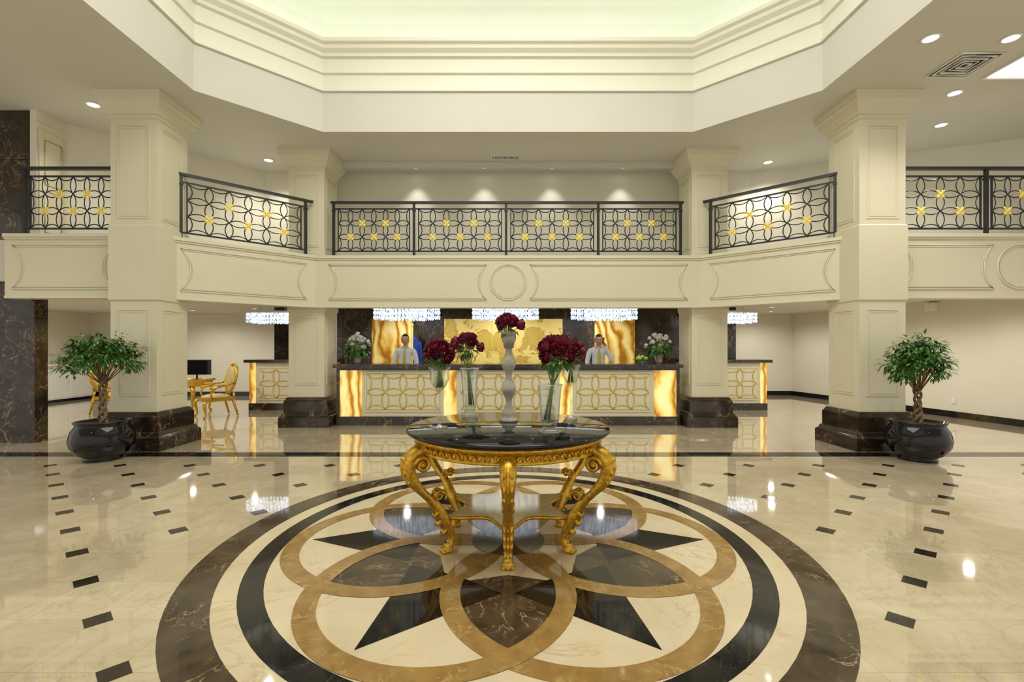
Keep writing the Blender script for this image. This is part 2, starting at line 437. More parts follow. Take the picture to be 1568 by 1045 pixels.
# ------------------------------------------------------------ floor inlays
b=MB(); b.box(-14,14,6.58,6.84,0,.0012,BLACKM); b.build('floor_border_strip')
b=MB(); MC=(0,3.75)
for m in range(-14,16):
    for k in range(-8,10):
        for h in (0,1):
            x=-2.25+.88*m+.44*h; y=2.65+.86*k+.43*h
            if y>6.5 or y<-2 or abs(x)>9: continue
            if math.hypot(x-MC[0],(y-MC[1])/1.05)<2.32: continue
            s=.086; b.prism([(x-s,y),(x,y-s),(x+s,y),(x,y+s)],0,.0012,DIAM)
b.build('floor_diamond_inlay')
b=MB(); b.M=Matrix.Translation((MC[0],MC[1],0))@Matrix.Diagonal((1,1.04,1,1))
def ring(r0,r1,c,z,mat,n=72):
    vs=[];fs=[]
    for i in range(n):
        a=2*pi*i/n
        vs+=[(c[0]+r0*cos(a),c[1]+r0*sin(a),z),(c[0]+r1*cos(a),c[1]+r1*sin(a),z)]
    for i in range(n):
        j=(i+1)%n; fs.append((2*i,2*i+1,2*j+1,2*j))
    b.add(vs,fs,mat)
def disc(r,z,mat,n=72): b.add([(r*cos(2*pi*i/n),r*sin(2*pi*i/n),z) for i in range(n)],[tuple(range(n))],mat)
disc(2.15,.0010,CREAMF)
ring(1.95,2.18,(0,0),.0016,EMPF,96); ring(1.68,1.82,(0,0),.0016,BLACKM,96)
c_,r_=.84,.775
for k in range(6):
    a=radians(-90+60*k)
    u=Vector((cos(a),sin(a))); w=Vector((-sin(a),cos(a)))
    N=14; left=[];right=[]
    for i in range(N+1):
        s_=.66+(1.375-.66)*i/N
        hh=sqrt(max(0,r_**2-(s_-c_*cos(pi/6))**2))-c_*.5
        hh=max(hh,0)
        left.append(u*s_+w*hh); right.append(u*s_-w*hh)
    poly=[tuple(u*.56)]+[tuple(p) for p in right]+[tuple(p) for p in reversed(left)]
    b.add([(x,y,.0016) for x,y in poly],[tuple(range(len(poly)))],EMPF)
    a2=a+pi/6; u=Vector((cos(a2),sin(a2))); w=Vector((-sin(a2),cos(a2)))
    kp=[u*.66,u*.70-w*.36,u*1.52,u*.70+w*.36]
    b.add([(p[0],p[1],.0022) for p in kp],[(0,1,2,3)],BLACKM)
for k in range(6):
    a=radians(-60+60*k)
    ring(r_-.062,r_+.062,(c_*cos(a),c_*sin(a)),.0028+.0003*k,TAN)
ring(.0,.28,(0,0),.0052,EMPF)
b.build('floor_medallion')

# ------------------------------------------------------------ reception
def counter_panel(b,x0,x1,z0,z1,y,cols):
    b.box(x0,x1,y-.02,y,z0-.06,z1+.06,CREAM2)
    b.tube([(x0+.03,y-.02,z0-.02),(x1-.03,y-.02,z0-.02),(x1-.03,y-.02,z1+.02),(x0+.03,y-.02,z1+.02)],.008,GOLDP,n=4,closed=True)
    lattice(b,x0+.06,x1-.06,z0,z1,cols,2,y-.022,.012,GOLDP,None)
b=MB(); y0=9.19
b.box(-3.24,3.24,y0,9.95,0,1.095,CREAM)
b.box(-3.27,3.27,y0-.02,9.97,0,.17,EMP)
b.box(-3.30,3.30,y0-.10,10.0,1.095,1.165,EMP)
b.box(-3.25,3.25,y0-.03,y0,1.05,1.095,EMP)
for s in (-1,1):
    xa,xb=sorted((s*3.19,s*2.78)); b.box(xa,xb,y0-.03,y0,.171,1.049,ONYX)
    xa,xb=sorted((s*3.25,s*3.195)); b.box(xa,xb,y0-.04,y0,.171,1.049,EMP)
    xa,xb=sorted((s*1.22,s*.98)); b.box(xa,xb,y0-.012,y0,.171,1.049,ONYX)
    xa,xb=sorted((s*2.72,s*1.26)); counter_panel(b,xa,xb,.32,.96,y0,4)
counter_panel(b,-.94,.94,.32,.96,y0,5)
b.build('reception_counter')
for s in (-1,1):
    b=MB(); yb=11.4
    xs=sorted((s*6.1,s*4.2)); b.box(xs[0],xs[1],yb,12.1,0,1.12,CREAM)
    b.box(xs[0]-.01,xs[1]+.01,yb-.02,12.1,0,.16,EMP); b.box(xs[0]-.1,xs[1]+.1,yb-.08,12.15,1.12,1.19,EMP)
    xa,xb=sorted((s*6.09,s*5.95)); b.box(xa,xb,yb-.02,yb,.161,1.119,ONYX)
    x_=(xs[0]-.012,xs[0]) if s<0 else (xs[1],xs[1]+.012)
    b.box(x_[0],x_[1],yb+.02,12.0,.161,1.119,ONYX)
    xa,xb=sorted((s*5.9,s*4.25)); counter_panel(b,xa,xb,.30,.96,yb,4)
    b.build('side_counter')
b=MB(); b.box(-5.95,5.8,12.3,12.45,0,2.499,EMP)
for x in (-5,-4.2,-1.95,1.85,3.9,4.9): b.box(x,x+.01,12.295,12.3,0,2.499,BLACKM)
b.box(-3.46,-2.41,12.27,12.3,.3,2.2,ONYXD); b.box(2.20,3.22,12.27,12.3,.3,2.2,ONYXD)
b.box(-1.62,1.38,12.25,12.3,.3,2.2,MAPM)
for x in (-1.02,-.42,.18,.78): b.box(x,x+.012,12.245,12.25,.3,2.2,BRASS)
b.build('wall_reception_feature')

def chandelier(x,y,w,dp,z0,z1,n):
    b=MB(); rx,ry=w/2,dp/2
    for zz in (z1,z1-.02): b.tube([(rx*cos(2*pi*i/40),ry*sin(2*pi*i/40),zz) for i in range(40)],.012,METAL,n=4,closed=True)
    b.lathe([(.001,z1),(1,z1),(1,z1+.02),(.001,z1+.02)],(0,0,0),METAL,n=40,sx=rx,sy=ry)
    for ringk,(sc,za) in enumerate(((1,z0),(.8,z0-.02),(.55,z0-.035))):
        m=int(n*sc)
        for i in range(m):
            a=2*pi*(i+.5*ringk)/m; cx,cy=rx*sc*cos(a),ry*sc*sin(a); r=.017; zt=z1
            for k in range(3):
                h=(zt-.01-za)/3; lo=za+k*h; m_=lo+h*.5
                vs=[(cx,cy,lo),(cx,cy,lo+h*.96)]+[(cx+r*cos(q),cy+r*sin(q),m_+ (h*.2 if e else -h*.2)) for e in (0,1) for q in (0,pi/2,pi,3*pi/2)]
                fs=[]
                for q in range(4):
                    q2=(q+1)%4; fs+=[(0,2+q2,2+q),(2+q,2+q2,6+q2,6+q),(1,6+q,6+q2)]
                b.add(vs,fs,CRYS)
    for sx in (-.5,.5): b.tube([(sx*rx,0,z1),(sx*rx,0,2.499)],.006,METAL,n=5)
    b.build('crystal_chandelier',loc=(x,y,0))
for cx in (623,774,925): chandelier((cx-778)*9.9/F,9.9,1.34,.5,2.05,2.34,56)
chandelier(-5.45,11.2,1.2,.5,2.05,2.30,48); chandelier(5.15,11.2,1.2,.5,2.05,2.30,48)

# ------------------------------------------------------------ flowers
def rose(b,c,r,mat,tilt=None):
    c=Vector(c); up=(tilt or Vector((0,0,1))).normalized(); q=Vector((0,0,1)).rotation_difference(up).to_matrix()
    b.ell(c,(r*.45,r*.45,r*.55),mat,7,5,rot=q)
    for s,n,el0 in ((.6,3,-.2),(.85,4,-.5),(1.05,5,-.9)):
        a0=random.random()*6
        for k in range(n):
            az=a0+2*pi*k/n; vs=[]
            for v in range(3):
                for u in range(3):
                    el=el0+v*.65; A=az+(u-1)*.75*(1 if v else .7)
                    rr=r*s*(1+.22*(v==2)*(s>.7))*(1-.08*(u!=1))
                    vs.append(c+q@Vector((rr*cos(el)*cos(A),rr*cos(el)*sin(A),rr*sin(el)+r*.1*(v==2 and u==1))))
            b.add(vs,[(0,1,4,3),(1,2,5,4),(3,4,7,6),(4,5,8,7)],mat,True)
def leaf(b,p,d,L,w,mat,up=Vector((0,0,1))):
    d=Vector(d).normalized(); s=d.cross(up)
    if s.length<.1: s=Vector((1,0,0))
    s.normalize(); n=s.cross(d); p=Vector(p)
    vs=[p,p+d*L*.45+s*w+n*.15*w,p+d*L-n*.2*L,p+d*L*.45-s*w+n*.15*w,p+d*L*.45-n*.1*w]
    b.add(vs,[(0,1,4),(1,2,4),(2,3,4),(3,0,4)],mat,True)
def bouquet(b,c,R,n,fr,mat,base=None,nl=14,spread=1.0):
    c=Vector(c)
    for i in range(n):
        ga=i*2.39996; t=(i+.5)/n; el=pi/2-t*1.75*spread
        d=Vector((cos(el)*cos(ga),cos(el)*sin(ga),sin(el)))
        p=c+d*R*random.uniform(.75,1.25); rose(b,p,fr*random.uniform(.85,1.15),mat,d)
        if base: 
            bb=Vector(base)+Vector((random.uniform(-.025,.025),random.uniform(-.025,.025),0))
            m_=c+(bb-c)*.45; b.tube([bb,m_,p],.003,STEM,n=4)
    for i in range(nl):
        a=random.random()*2*pi; e=random.uniform(-.9,.5); d=Vector((cos(e)*cos(a),cos(e)*sin(a),sin(e)))
        leaf(b,c+d*R*.6,d,R*.9,R*.22,LEAF)
# ------------------------------------------------------------ centre table
TC=Vector((0,3.78,0)); TH=.884
b=MB()
b.lathe([(.001,.842),(.70,.842),(.765,.848),(.775,.856),(.785,.866),(.782,.878),(.772,TH),(.001,TH)],(0,0,0),BLKGLOSS,n=96)
b.lathe([(.60,.735),(.70,.735),(.715,.745),(.70,.755),(.70,.80),(.72,.81),(.735,.825),(.735,.8415),(.60,.8415),(.60,.735)],(0,0,0),GOLD,n=96)
for i in range(72):
    a=2*pi*i/72
    b.ell((.705*cos(a),.705*sin(a),.777),(.014,.014,.017),GOLD,6,5)
    b.ell((.722*cos(a+.04),.722*sin(a+.04),.822),(.012,.012,.01),GOLD,6,4)
for i in range(36):
    a=2*pi*i/36
    b.tube([(.708*cos(a+t),.708*sin(a+t),.776+.02*sin(t*72)) for t in [k*.02 for k in range(8)]],.007,GOLD,n=5)
legp=[(.62,.80),(.70,.775),(.775,.735),(.805,.67),(.79,.59),(.745,.515),(.685,.45),(.625,.39),(.58,.32),(.545,.25),(.50,.17),(.475,.11),(.485,.055),(.515,.02)]
lw=[.05,.055,.055,.05,.042,.036,.032,.032,.036,.042,.036,.03,.032,.028]
lt=[.03,.04,.048,.05,.045,.036,.028,.03,.04,.045,.034,.026,.028,.02]
def smooth_path(p,w,n=3):
    out=[];ow=[]
    for i in range(len(p)-1):
        p0=p[max(i-1,0)];p1=p[i];p2=p[i+1];p3=p[min(i+2,len(p)-1)]
        for k in range(n):
            t=k/n
            out.append(tuple(.5*((2*p1[j])+(-p0[j]+p2[j])*t+(2*p0[j]-5*p1[j]+4*p2[j]-p3[j])*t*t+(-p0[j]+3*p1[j]-3*p2[j]+p3[j])*t**3) for j in range(len(p1))))
            ow.append(tuple(w[i][j]*(1-t)+w[i+1][j]*t for j in range(2)))
    out.append(p[-1]);ow.append(w[-1]); return out,ow
sp,sw=smooth_path(legp,list(zip(lw,lt)))
for k in range(6):
    b.M=Matrix.Rotation(radians(-90+60*k),4,'Z')
    b.tube([(r,0,z) for r,z in sp],sw,GOLD,n=10,side=(0,1,0))
    b.tube([(r+t_*.98,0,z) for (r,z),(_,t_) in zip(sp[4:],sw[4:])],[(.012,.012)]*len(sp[4:]),GOLD,n=6,side=(0,1,0))
    for sgn in (-1,1):
        for (cx,cz,R0,dr) in ((.71,.665,.062,1),(.585,.43,.038,-1)):
            pts=[];rr=[]
            for i in range(26):
                a=i*.42; R=R0*(1-i/28); pts.append((cx+R*cos(a)*dr,sgn*.034,cz+R*sin(a))); rr.append(.017*(1-i/40)*R0/.05)
            b.tube(pts,rr,GOLD,n=6)
        b.ell((.71,sgn*.036,.665),(.02,.02,.02),GOLD,8,6)
    for (r,z,s_,tl) in ((.835,.70,.03,.5),(.835,.63,.03,-.2),(.80,.56,.026,-.5),(.60,.30,.03,-.6),(.58,.235,.032,-.6),(.54,.16,.026,-.5)):
        for y_ in (-.022,0,.022):
            b.ell((r,y_,z),(s_*.55,.013,s_*1.1),GOLD,7,5,rot=Matrix.Rotation(tl,3,'Y'))
    b.lathe([(.02,0),(.04,0),(.048,.012),(.045,.03),(.03,.042),(.034,.05),(.02,.07)],(.51,0,0),GOLD,n=14)
    for q in (-.03,0,.03): b.ell((.548,q,.016),(.018,.013,.016),GOLD,7,5)
b.M=Matrix.Identity(4)
poly=[]
for k in range(6):
    a=radians(-90+60*k); a2=a+pi/3
    p=Vector((.53*cos(a),.53*sin(a))); q=Vector((.53*cos(a2),.53*sin(a2)))
    for i in range(8):
        t=i/8; m=p*(1-t)+q*t; poly.append(tuple(m*(1-.34*sin(pi*t))))
b.prism(poly,.262,.268,SHELF); b.prism([(x*.99,y*.99) for x,y in poly],.235,.2619,GOLD)
b.tube([(x,y,.25) for x,y in poly],.014,GOLD,n=6,closed=True)
b.build('gilded_center_table',loc=TC)

def vase_at(pxx,pxy):
    d=(H-TH)*F/(pxy-531); return ((pxx-778)*d/F,d)
T0=TH+.001
x,y=vase_at(779,645); b=MB()
pr=[]
for i in range(40):
    t=i/39; z=t*.74
    r=.042+.018*sin(t*2*pi*3.5)
    if t<.06: r=.08-.03*t/.06
    if t>.93: r=.045+.03*(t-.93)/.07
    pr.append((r,z))
pr+= [(.06,.735),(.04,.6),(.001,.6)]
b.lathe(pr,(0,0,0),CERAM,n=24)
bouquet(b,(0,0,.78),.085,15,.040,ROSE,base=(0,0,.6),nl=14,spread=.9)
b.build('ceramic_vase_with_roses',loc=(x,y,T0))
def stem_vase(pxx,pxy,h,R,n,name='stem_vase_with_roses'):
    x,y=vase_at(pxx,pxy); b=MB()
    b.lathe([(.001,0),(.06,0),(.062,.006),(.02,.014),(.007,.03),(.006,h*.30),(.011,h*.33),(.006,h*.36),(.006,h*.55),(.014,h*.6),(.05,h*.68),(.075,h*.8),(.07,h*.9),(.085,h)],(0,0,0),GLASS,n=24)
    bouquet(b,(0,0,h+.09),R,n,.038,ROSE,base=(0,0,h*.66),nl=30,spread=1.05)
    b.build(name,loc=(x,y,T0))
stem_vase(673,655,.46,.095,19)
stem_vase(874,640,.46,.10,18)
def glass_vase(pxx,pxy,h,r0,r1,R,n,cz,lean):
    x,y=vase_at(pxx,pxy); b=MB()
    pf=[(.001,.0),(r0*1.25,0),(r0*1.25,.012),(r0*.8,.03),(r0*.8,.05),(r0,.08),(r0*1.1,h*.5),(r1*.9,h*.85),(r1,h)]
    b.lathe(pf,(0,0,0),GLASS,n=28); b.lathe([(.001,.08),(r0-.003,.08)],(0,0,0),GLASS,n=28)
    b.tube([(r1*cos(2*pi*i/28),r1*sin(2*pi*i/28),h) for i in range(28)],.003,METAL,n=5,closed=True)
    bouquet(b,(lean,0,cz),R,n,.040,ROSE,base=(-lean*.5,0,.09),nl=26,spread=.95)
    b.build('glass_vase_with_roses',loc=(x,y,T0))
glass_vase(719,636,.42,.06,.085,.11,15,.60,-.03)
glass_vase(842,662,.34,.065,.09,.115,21,.54,.05)

def white_bouquet(x,y,z):
    b=MB(); b.lathe([(.001,0),(.05,0),(.07,.06),(.06,.13),(.075,.18),(.07,.18),(.05,.12),(.001,.12)],(0,0,0),CERAM,n=20)
    bouquet(b,(0,0,.34),.21,20,.042,WPETAL,base=(0,0,.12),nl=80)
    b.build('white_flower_arrangement',loc=(x,y,z))
white_bouquet(-2.98,9.55,1.166); white_bouquet(2.98,9.55,1.166)
b=MB(); b.lathe([(.001,0),(.06,0),(.05,.02),(.12,.05),(.17,.08)],(0,0,0),GLASS,n=24)
for i in range(9):
    a=i*2.4; r=.035+.09*(i/9); b.ell((r*cos(a),r*sin(a),.10+.03*(i<4)),.035,GREENF,10,8)
b.build('fruit_bowl',loc=(2.62,9.5,1.166))

# ------------------------------------------------------------ ficus plants
def ficus(x,y,w,ztop,zbot,seed):
    random.seed(seed); b=MB()
    b.lathe([(.19,0),(.21,0),(.21,.03),(.19,.04),(.28,.09),(.345,.19),(.36,.28),(.335,.39),(.295,.45),(.285,.47),(.31,.50),(.31,.515),(.29,.515),(.265,.47),(.001,.47)],(0,0,0),BLKGLOSS,n=40)
    b.lathe([(.001,.485),(.268,.475)],(0,0,0),SOIL,n=24)
    zt=zbot+.1
    for k in range(3):
        b.tube([(.035*cos(t*11+k*2.09)*(1+.2*sin(t*9)),.035*sin(t*11+k*2.09),.46+(zt-.46)*t) for t in [i/30 for i in range(31)]],[.021-.006*i/30 for i in range(31)],BARK,n=7)
    hubs=[]
    for k in range(26):
        a=k*2.4; t=(k+.5)/26; R=w/2*sqrt(t)*.85; e=Vector((R*cos(a),R*sin(a),zbot+.10+(ztop-zbot-.18)*(1-t*t*.75)*random.uniform(.75,1)))
        s=Vector((.02*cos(a),.02*sin(a),zt-.12)); m=(s+e)/2+Vector((0,0,.06))
        b.tube([s,m,e],[.008,.006,.003],BARK,n=5); hubs.append(e); hubs.append((m+e)/2)
    for i in range(2000):
        h=random.choice(hubs); d=Vector((random.gauss(0,1),random.gauss(0,1),random.gauss(0,.7))).normalized()
        p=h+d*random.uniform(.01,.11)
        if p.z<zbot-.05: continue
        dd=(d+Vector((0,0,-.35))+Vector((p.x,p.y,0))*1.2)
        leaf(b,p,dd,random.uniform(.06,.10),random.uniform(.014,.022),LEAF)
    b.build('potted_ficus',loc=(x,y,0))
ficus(-5.40,6.44,1.02,1.72,1.02,3)
ficus(5.44,6.42,.80,1.66,.92,5)
random.seed(11)

# ------------------------------------------------------------ desk, chairs, cabinet
def armchair(x,y,rot):
    b=MB()
    b.prism([(-.30,-.30),(.30,-.30),(.27,.27),(-.27,.27)],.34,.40,GOLD)
    b.ell((0,-.01,.42),(.28,.28,.07),UPH,20,8)
    for sx in (-1,1):
        b.tube([(sx*.28,-.28,.36),(sx*.32,-.32,.28),(sx*.29,-.29,.15),(sx*.28,-.28,.06),(sx*.31,-.32,.01)],[.035,.038,.026,.018,.026],GOLD,n=8)
        b.tube([(sx*.25,.25,.36),(sx*.26,.28,.22),(sx*.27,.34,.01)],[.032,.026,.02],GOLD,n=8)
        b.tube([(sx*.29,-.16,.38),(sx*.33,-.20,.50),(sx*.32,-.16,.62),(sx*.33,.05,.67),(sx*.29,.27,.72)],[.022,.02,.028,.022,.022],GOLD,n=8)
        b.ell((sx*.33,-.02,.695),(.03,.12,.025),UPH,10,6)
        b.ell((sx*.32,-.19,.63),(.03,.03,.03),GOLD,8,6)
        b.tube([(sx*.25,.27,.38),(sx*.20,.28,.52)],.022,GOLD,n=7)
    N=32; oval=[(.29*cos(2*pi*i/N),.29+.06*sin(2*pi*i/N),.80+.30*sin(2*pi*i/N)) for i in range(N)]
    b.tube(oval,.03,GOLD,n=8,closed=True)
    b.ell((0,.285,.80),(.27,.055,.28),UPH,24,12)
    b.ell((0,.35,1.12),(.07,.03,.045),GOLD,10,6)
    for s_ in (-1,1): b.ell((s_*.08,.345,1.10),(.05,.022,.025),GOLD,8,5)
    b.build('gilded_armchair',loc=(x,y,0),rot=rot)
armchair(-6.28,10.40,radians(-42)); armchair(-8.75,10.75,radians(80))
b=MB(); b.box(-.6,.6,-.4,.4,.71,.76,GOLD); b.box(-.56,.56,-.36,.36,.60,.7099,GOLD)
for sx in (-1,1):
    for sy in (-1,1):
        b.tube([(sx*.52,sy*.32,.62),(sx*.57,sy*.37,.50),(sx*.52,sy*.32,.25),(sx*.51,sy*.31,.06),(sx*.54,sy*.34,.01)],[.045,.05,.03,.022,.03],GOLD,n=8)
b.tube([(-.5,-.37,.62),(-.25,-.38,.56),(0,-.385,.62),(.25,-.38,.56),(.5,-.37,.62)],.02,GOLD,n=6)
b.build('gilded_desk',loc=(-7.5,11.0,0))
def monitor(x,y,z,rot=0):
    b=MB(); b.box(-.30,.30,-.015,.015,.10,.44,SCREEN); b.box(-.28,.28,-.018,-.0151,.12,.42,BLKGLOSS); b.tube([(0,.02,.0),(0,.03,.2)],.02,SCREEN,n=8); b.lathe([(.001,0),(.11,0),(.11,.01),(.001,.015)],(0,.02,0),SCREEN,n=20)
    b.build('computer_monitor',loc=(x,y,z),rot=rot)
monitor(-7.06,10.95,.761,.2)
b=MB(); b.box(-12.58,-12.05,9.5,14.0,.08,.98,WHITE); b.box(-12.58,-12.0,9.45,14.05,.98,1.02,WHITE); b.box(-12.58,-12.1,9.5,14.0,.0,.08,BLKGLOSS)
for i in range(6):
    yy=9.55+i*.75; b.box(-12.05,-12.035,yy,yy+.70,.12,.94,WHITE); b.box(-12.035,-12.02,yy+.62,yy+.64,.5,.62,METAL)
b.build('white_cabinet')
b=MB(); b.M,_=seg_matrix((8.75,14.9),(9.65,8.6)); b.box(4.2,4.42,-.1,-.001,2.28,2.46,WHITE); b.box(4.25,4.37,-.12,-.1,2.32,2.42,METAL); b.build('wall_alarm_box')  # alarm box on the right wall
b=MB(); b.M,_=seg_matrix((8.75,14.9),(9.65,8.6)); b.box(4.7,4.78,-.02,-.001,.3,.4,WHITE); b.box(4.72,4.76,-.024,-.02,.33,.37,METAL); b.build('wall_socket')
b=MB(); b.lathe([(.001,0),(.12,0),(.10,.03),(.001,.04)],(0,0,0),BRASS,n=16); b.tube([(0,0,.03),(0,0,2.0)],.012,BRASS,n=8); b.ell((0,0,2.03),.03,BRASS,8,6)
vs=[];fs=[]
for j in range(12):
    for i in range(7):
        u=i/6; v=j/11; vs.append((.01+u*(.20+.06*v),.04*sin(u*9+v*2),1.80-v*.65-u*.20))
for j in range(11):
    for i in range(6): k=j*7+i; fs.append((k,k+1,k+8,k+7))
b.add(vs,fs,BLUE,True); b.build('blue_flag',loc=(-2.35,11.9,0))

# ------------------------------------------------------------ ceiling fixtures
def downlight(x,y,z,energy=30,ang=100,r=.075,blend=.8,col=(1,.96,.88),spot=True):
    b=MB(); b.lathe([(r*1.35,-.001),(r*1.38,-.008),(r*1.05,-.014),(r,-.004)],(0,0,0),METAL,n=24)
    b.lathe([(.001,-.006),(r,-.006)],(0,0,0),LAMP,n=24)
    ob=b.build('ceiling_downlight',loc=(x,y,z))
    if spot:
        li=bpy.data.lights.new('lamp','SPOT'); li.energy=energy; li.spot_size=radians(ang); li.spot_blend=blend; li.shadow_soft_size=.06; li.color=col
        lo=bpy.data.objects.new('lamp',li); scn.collection.objects.link(lo); lo.parent=ob; lo.location=(0,0,-.03)
for p in ((1425,58),(1548,58),(1462,142),(1441,191),(1176,248),(143,160),(411,245)):
    x,y=px(*p,z=ZC); downlight(x,y,ZC,80,130)
for x,y in ((-6.2,4.2),(-6.2,2.2),(6.2,2.4),(-8.0,5.2),(8.0,4.2),(-6,.3),(6,.3)): downlight(x,y,ZC,60,120)
for x in (-1.9,-.5,.9,2.35): downlight(x,9.90,ZC,26,78,r=.04,blend=.6,col=(1,.97,.92))
for x,y in ((-11.3,11.6),(-10.5,9.2),(-8.6,13.2),(-8.2,10.2),(-6.6,12.6),(-6.4,9.2),(-4.6,10.4),(-2.4,11.5),(-.1,11.5),(2.2,11.5),(4.6,10.4),(6.6,12.1),(6.2,9.2),(7.6,10.4),(7.4,13.6),(8.2,8.6)):
    downlight(x,y,2.499,72 if abs(x)>5.5 else 44,165,r=.06,blend=.6,col=(1,.97,.90))
for x in (-2.2,-.05,1.98): downlight(x,9.38,2.499,22,150,r=.05,blend=.9)  # extra downlights added only to brighten the receptionists from the front
b=MB()
for k in range(5):
    i=k*.055; b.tube([(5.66+i,6.02+i,-.012),(6.2-i,6.02+i,-.012),(6.2-i,6.56-i,-.012),(5.66+i,6.56-i,-.012)],(.016),WHITE,n=4,closed=True,phase=.5,smooth=False)
b.box(5.68,6.18,6.04,6.54,-.006,-.002,SCREEN)
b.build('air_diffuser',loc=(0,0,ZC))
b=MB(); b.box(6.5,7.9,6.0,6.55,-.02,-.001,PANEL); b.tube([(6.47,5.97,-.015),(7.93,5.97,-.015),(7.93,6.58,-.015),(6.47,6.58,-.015)],.02,WHITE,n=4,closed=True,phase=.5,smooth=False)
b.build('ceiling_light_panel',loc=(0,0,ZC))
b=MB(); 
b.box(-.33,.22,9.28,9.42,-.01,-.001,METAL)
for i in range(18): b.box(-.31+i*.029,-.295+i*.029,9.30,9.40,-.014,-.0101,SCREEN)
b.build('air_vent',loc=(0,0,ZC))

# ------------------------------------------------------------ people
def person(name,loc,J,headrot,hand_curl,phone=None):
    names=list(J.keys()); idx={n:i for i,n in enumerate(names)}
    E=[('pelvis','spine'),('spine','chest'),('chest','chest2'),('chest2','neck'),('neck','skull')]
    for s in 'LR':
        E+=[('chest2','sh'+s),('sh'+s,'el'+s),('el'+s,'wr'+s),('wr'+s,'pa'+s),('pelvis','hip'+s),('hip'+s,'kn'+s),('kn'+s,'an'+s),('an'+s,'toe'+s)]
    me=bpy.data.meshes.new(name+'_sk'); me.from_pydata([J[n][0] for n in names],[(idx[a],idx[c]) for a,c in E],[])
    ob=bpy.data.objects.new(name+'_sk',me); scn.collection.objects.link(ob)
    bpy.context.view_layer.objects.active=ob
    md=ob.modifiers.new('Skin','SKIN'); md.use_smooth_shade=True
    sv=me.skin_vertices[0].data
    for n in names:
        sv[idx[n]].radius=J[n][1]; sv[idx[n]].use_root=(n=='pelvis')
    ob.modifiers.new('Sub','SUBSURF').levels=2
    dg=bpy.context.evaluated_depsgraph_get(); ev=ob.evaluated_get(dg); em=ev.to_mesh()
    b=MB(); vs=[v.co.copy() for v in em.vertices]
    groups={}
    segs=[(a,c,Vector(J[a][0]),Vector(J[c][0])) for a,c in E]
    for p in em.polygons:
        c=Vector((0,0,0))
        for i in p.vertices: c+=vs[i]
        c/=len(p.vertices); best=None;bd=9
        for a,e,A,B in segs:
            d=B-A; t=max(0,min(1,(c-A).dot(d)/d.length_squared)); dist=(c-(A+d*t)).length
            if dist<bd: bd=dist;best=(a,e,t)
        a,e,t=best; m=SHIRT
        if e.startswith('pa'): m=SKIN
        elif e=='skull' or (e=='neck' and t>.75): m=SKIN
        elif e.startswith(('kn','an')) or e.startswith('hip') or (e=='spine' and c.z<.99): m=TROUS
        elif e.startswith('toe'): m=BLKGLOSS
        groups.setdefault(m,[]).append(tuple(p.vertices))
    for m,fs in groups.items(): b.add(vs,fs,m,True)
    ev.to_mesh_clear(); bpy.data.objects.remove(ob); bpy.data.meshes.remove(me)
    hp=Vector(J['skull'][0])+Vector((0,-.012,.075)); R=Matrix.Rotation(headrot[1],3,'Y')@Matrix.Rotation(headrot[0],3,'X')@Matrix.Rotation(headrot[2],3,'Z')
    def hf(p,q):
        q=q.copy()
        if p.z<0: q.x*=1-.26*(-p.z)**1.3; q.y*=1-.12*(-p.z)
        if p.y<0:
            q.y*=.95
            n_=math.exp(-((p.x/.16)**2+((p.z+.12)/.22)**2)); q.y-=.024*n_
            for ex in (-.38,.38): q.y+=.010*math.exp(-(((p.x-ex)/.2)**2+((p.z-.06)/.13)**2))
            q.y-=.006*math.exp(-((p.z-.25)/.1)**2)*math.exp(-(p.x/.5)**2)
            q.y-=.010*math.exp(-((p.x/.25)**2+((p.z+.85)/.15)**2))
        return q
    b.ell(hp,(.080,.098,.120),SKIN,32,24,rot=R,fn=hf)
    def P(x,y,z): return hp+R@Vector((x,y,z))
    for ex in (-1,1):
        b.ell(P(ex*.029,-.081,.008),(.012,.008,.006),WPETAL,10,6,rot=R); b.ell(P(ex*.029,-.089,.008),(.005,.003,.005),HAIR,8,5,rot=R)
        b.ell(P(ex*.030,-.091,.030),(.018,.005,.0035),HAIR,8,5,rot=R)
        b.ell(P(ex*.082,.005,-.005),(.010,.018,.030),SKIN,10,8,rot=R)
    b.ell(P(0,-.088,-.058),(.023,.008,.004),LIP,10,5,rot=R); b.ell(P(0,-.087,-.066),(.019,.008,.0045),LIP,10,5,rot=R)
    vs=[];fs=[];n,m=32,20
    for j in range(m+1):
        th=pi*j/m*.72
        for i in range(n):
            a=2*pi*i/n; p=Vector((sin(th)*cos(a),sin(th)*sin(a),cos(th)))
            lim=.62 if p.y<-.30 else (.10 if p.y<.1 else -.6)
            sc=1.06+.015*sin(a*9+j)
            if p.z<lim: sc=.90
            q=Vector((p.x*.081*sc,p.y*.098*sc+.003,p.z*.122*sc+.003)); vs.append(hp+R@q)
    for j in range(m):
        for i in range(n):
            k=(i+1)%n; fs.append((j*n+i,(j+1)*n+i,(j+1)*n+k,j*n+k))
    b.add(vs,fs,HAIR,True)
    nk=Vector(J['neck'][0]); ch=Vector(J['chest'][0])
    b.tube([nk+Vector((.062*cos(a),.058*sin(a)-.004,-.005+.012*sin(a))) for a in [2*pi*i/20 for i in range(20)]],.013,SHIRT,n=6,closed=True)
    ty=ch.y-.135
    def tz(z): return ty+.055*max(0,(z-1.30)/.17)
    ts=[(.014,1.475),(.02,1.445),(.013,1.435),(.022,1.36),(.03,1.25),(.034,1.10),(.004,1.04)]
    vs=[];fs=[]
    for w,z in ts:
        xx=nk.x*max(0,(z-1.1)/.4); vs+=[(xx-w,tz(z)+.004,z),(xx,tz(z)-.008,z),(xx+w,tz(z)+.004,z)]
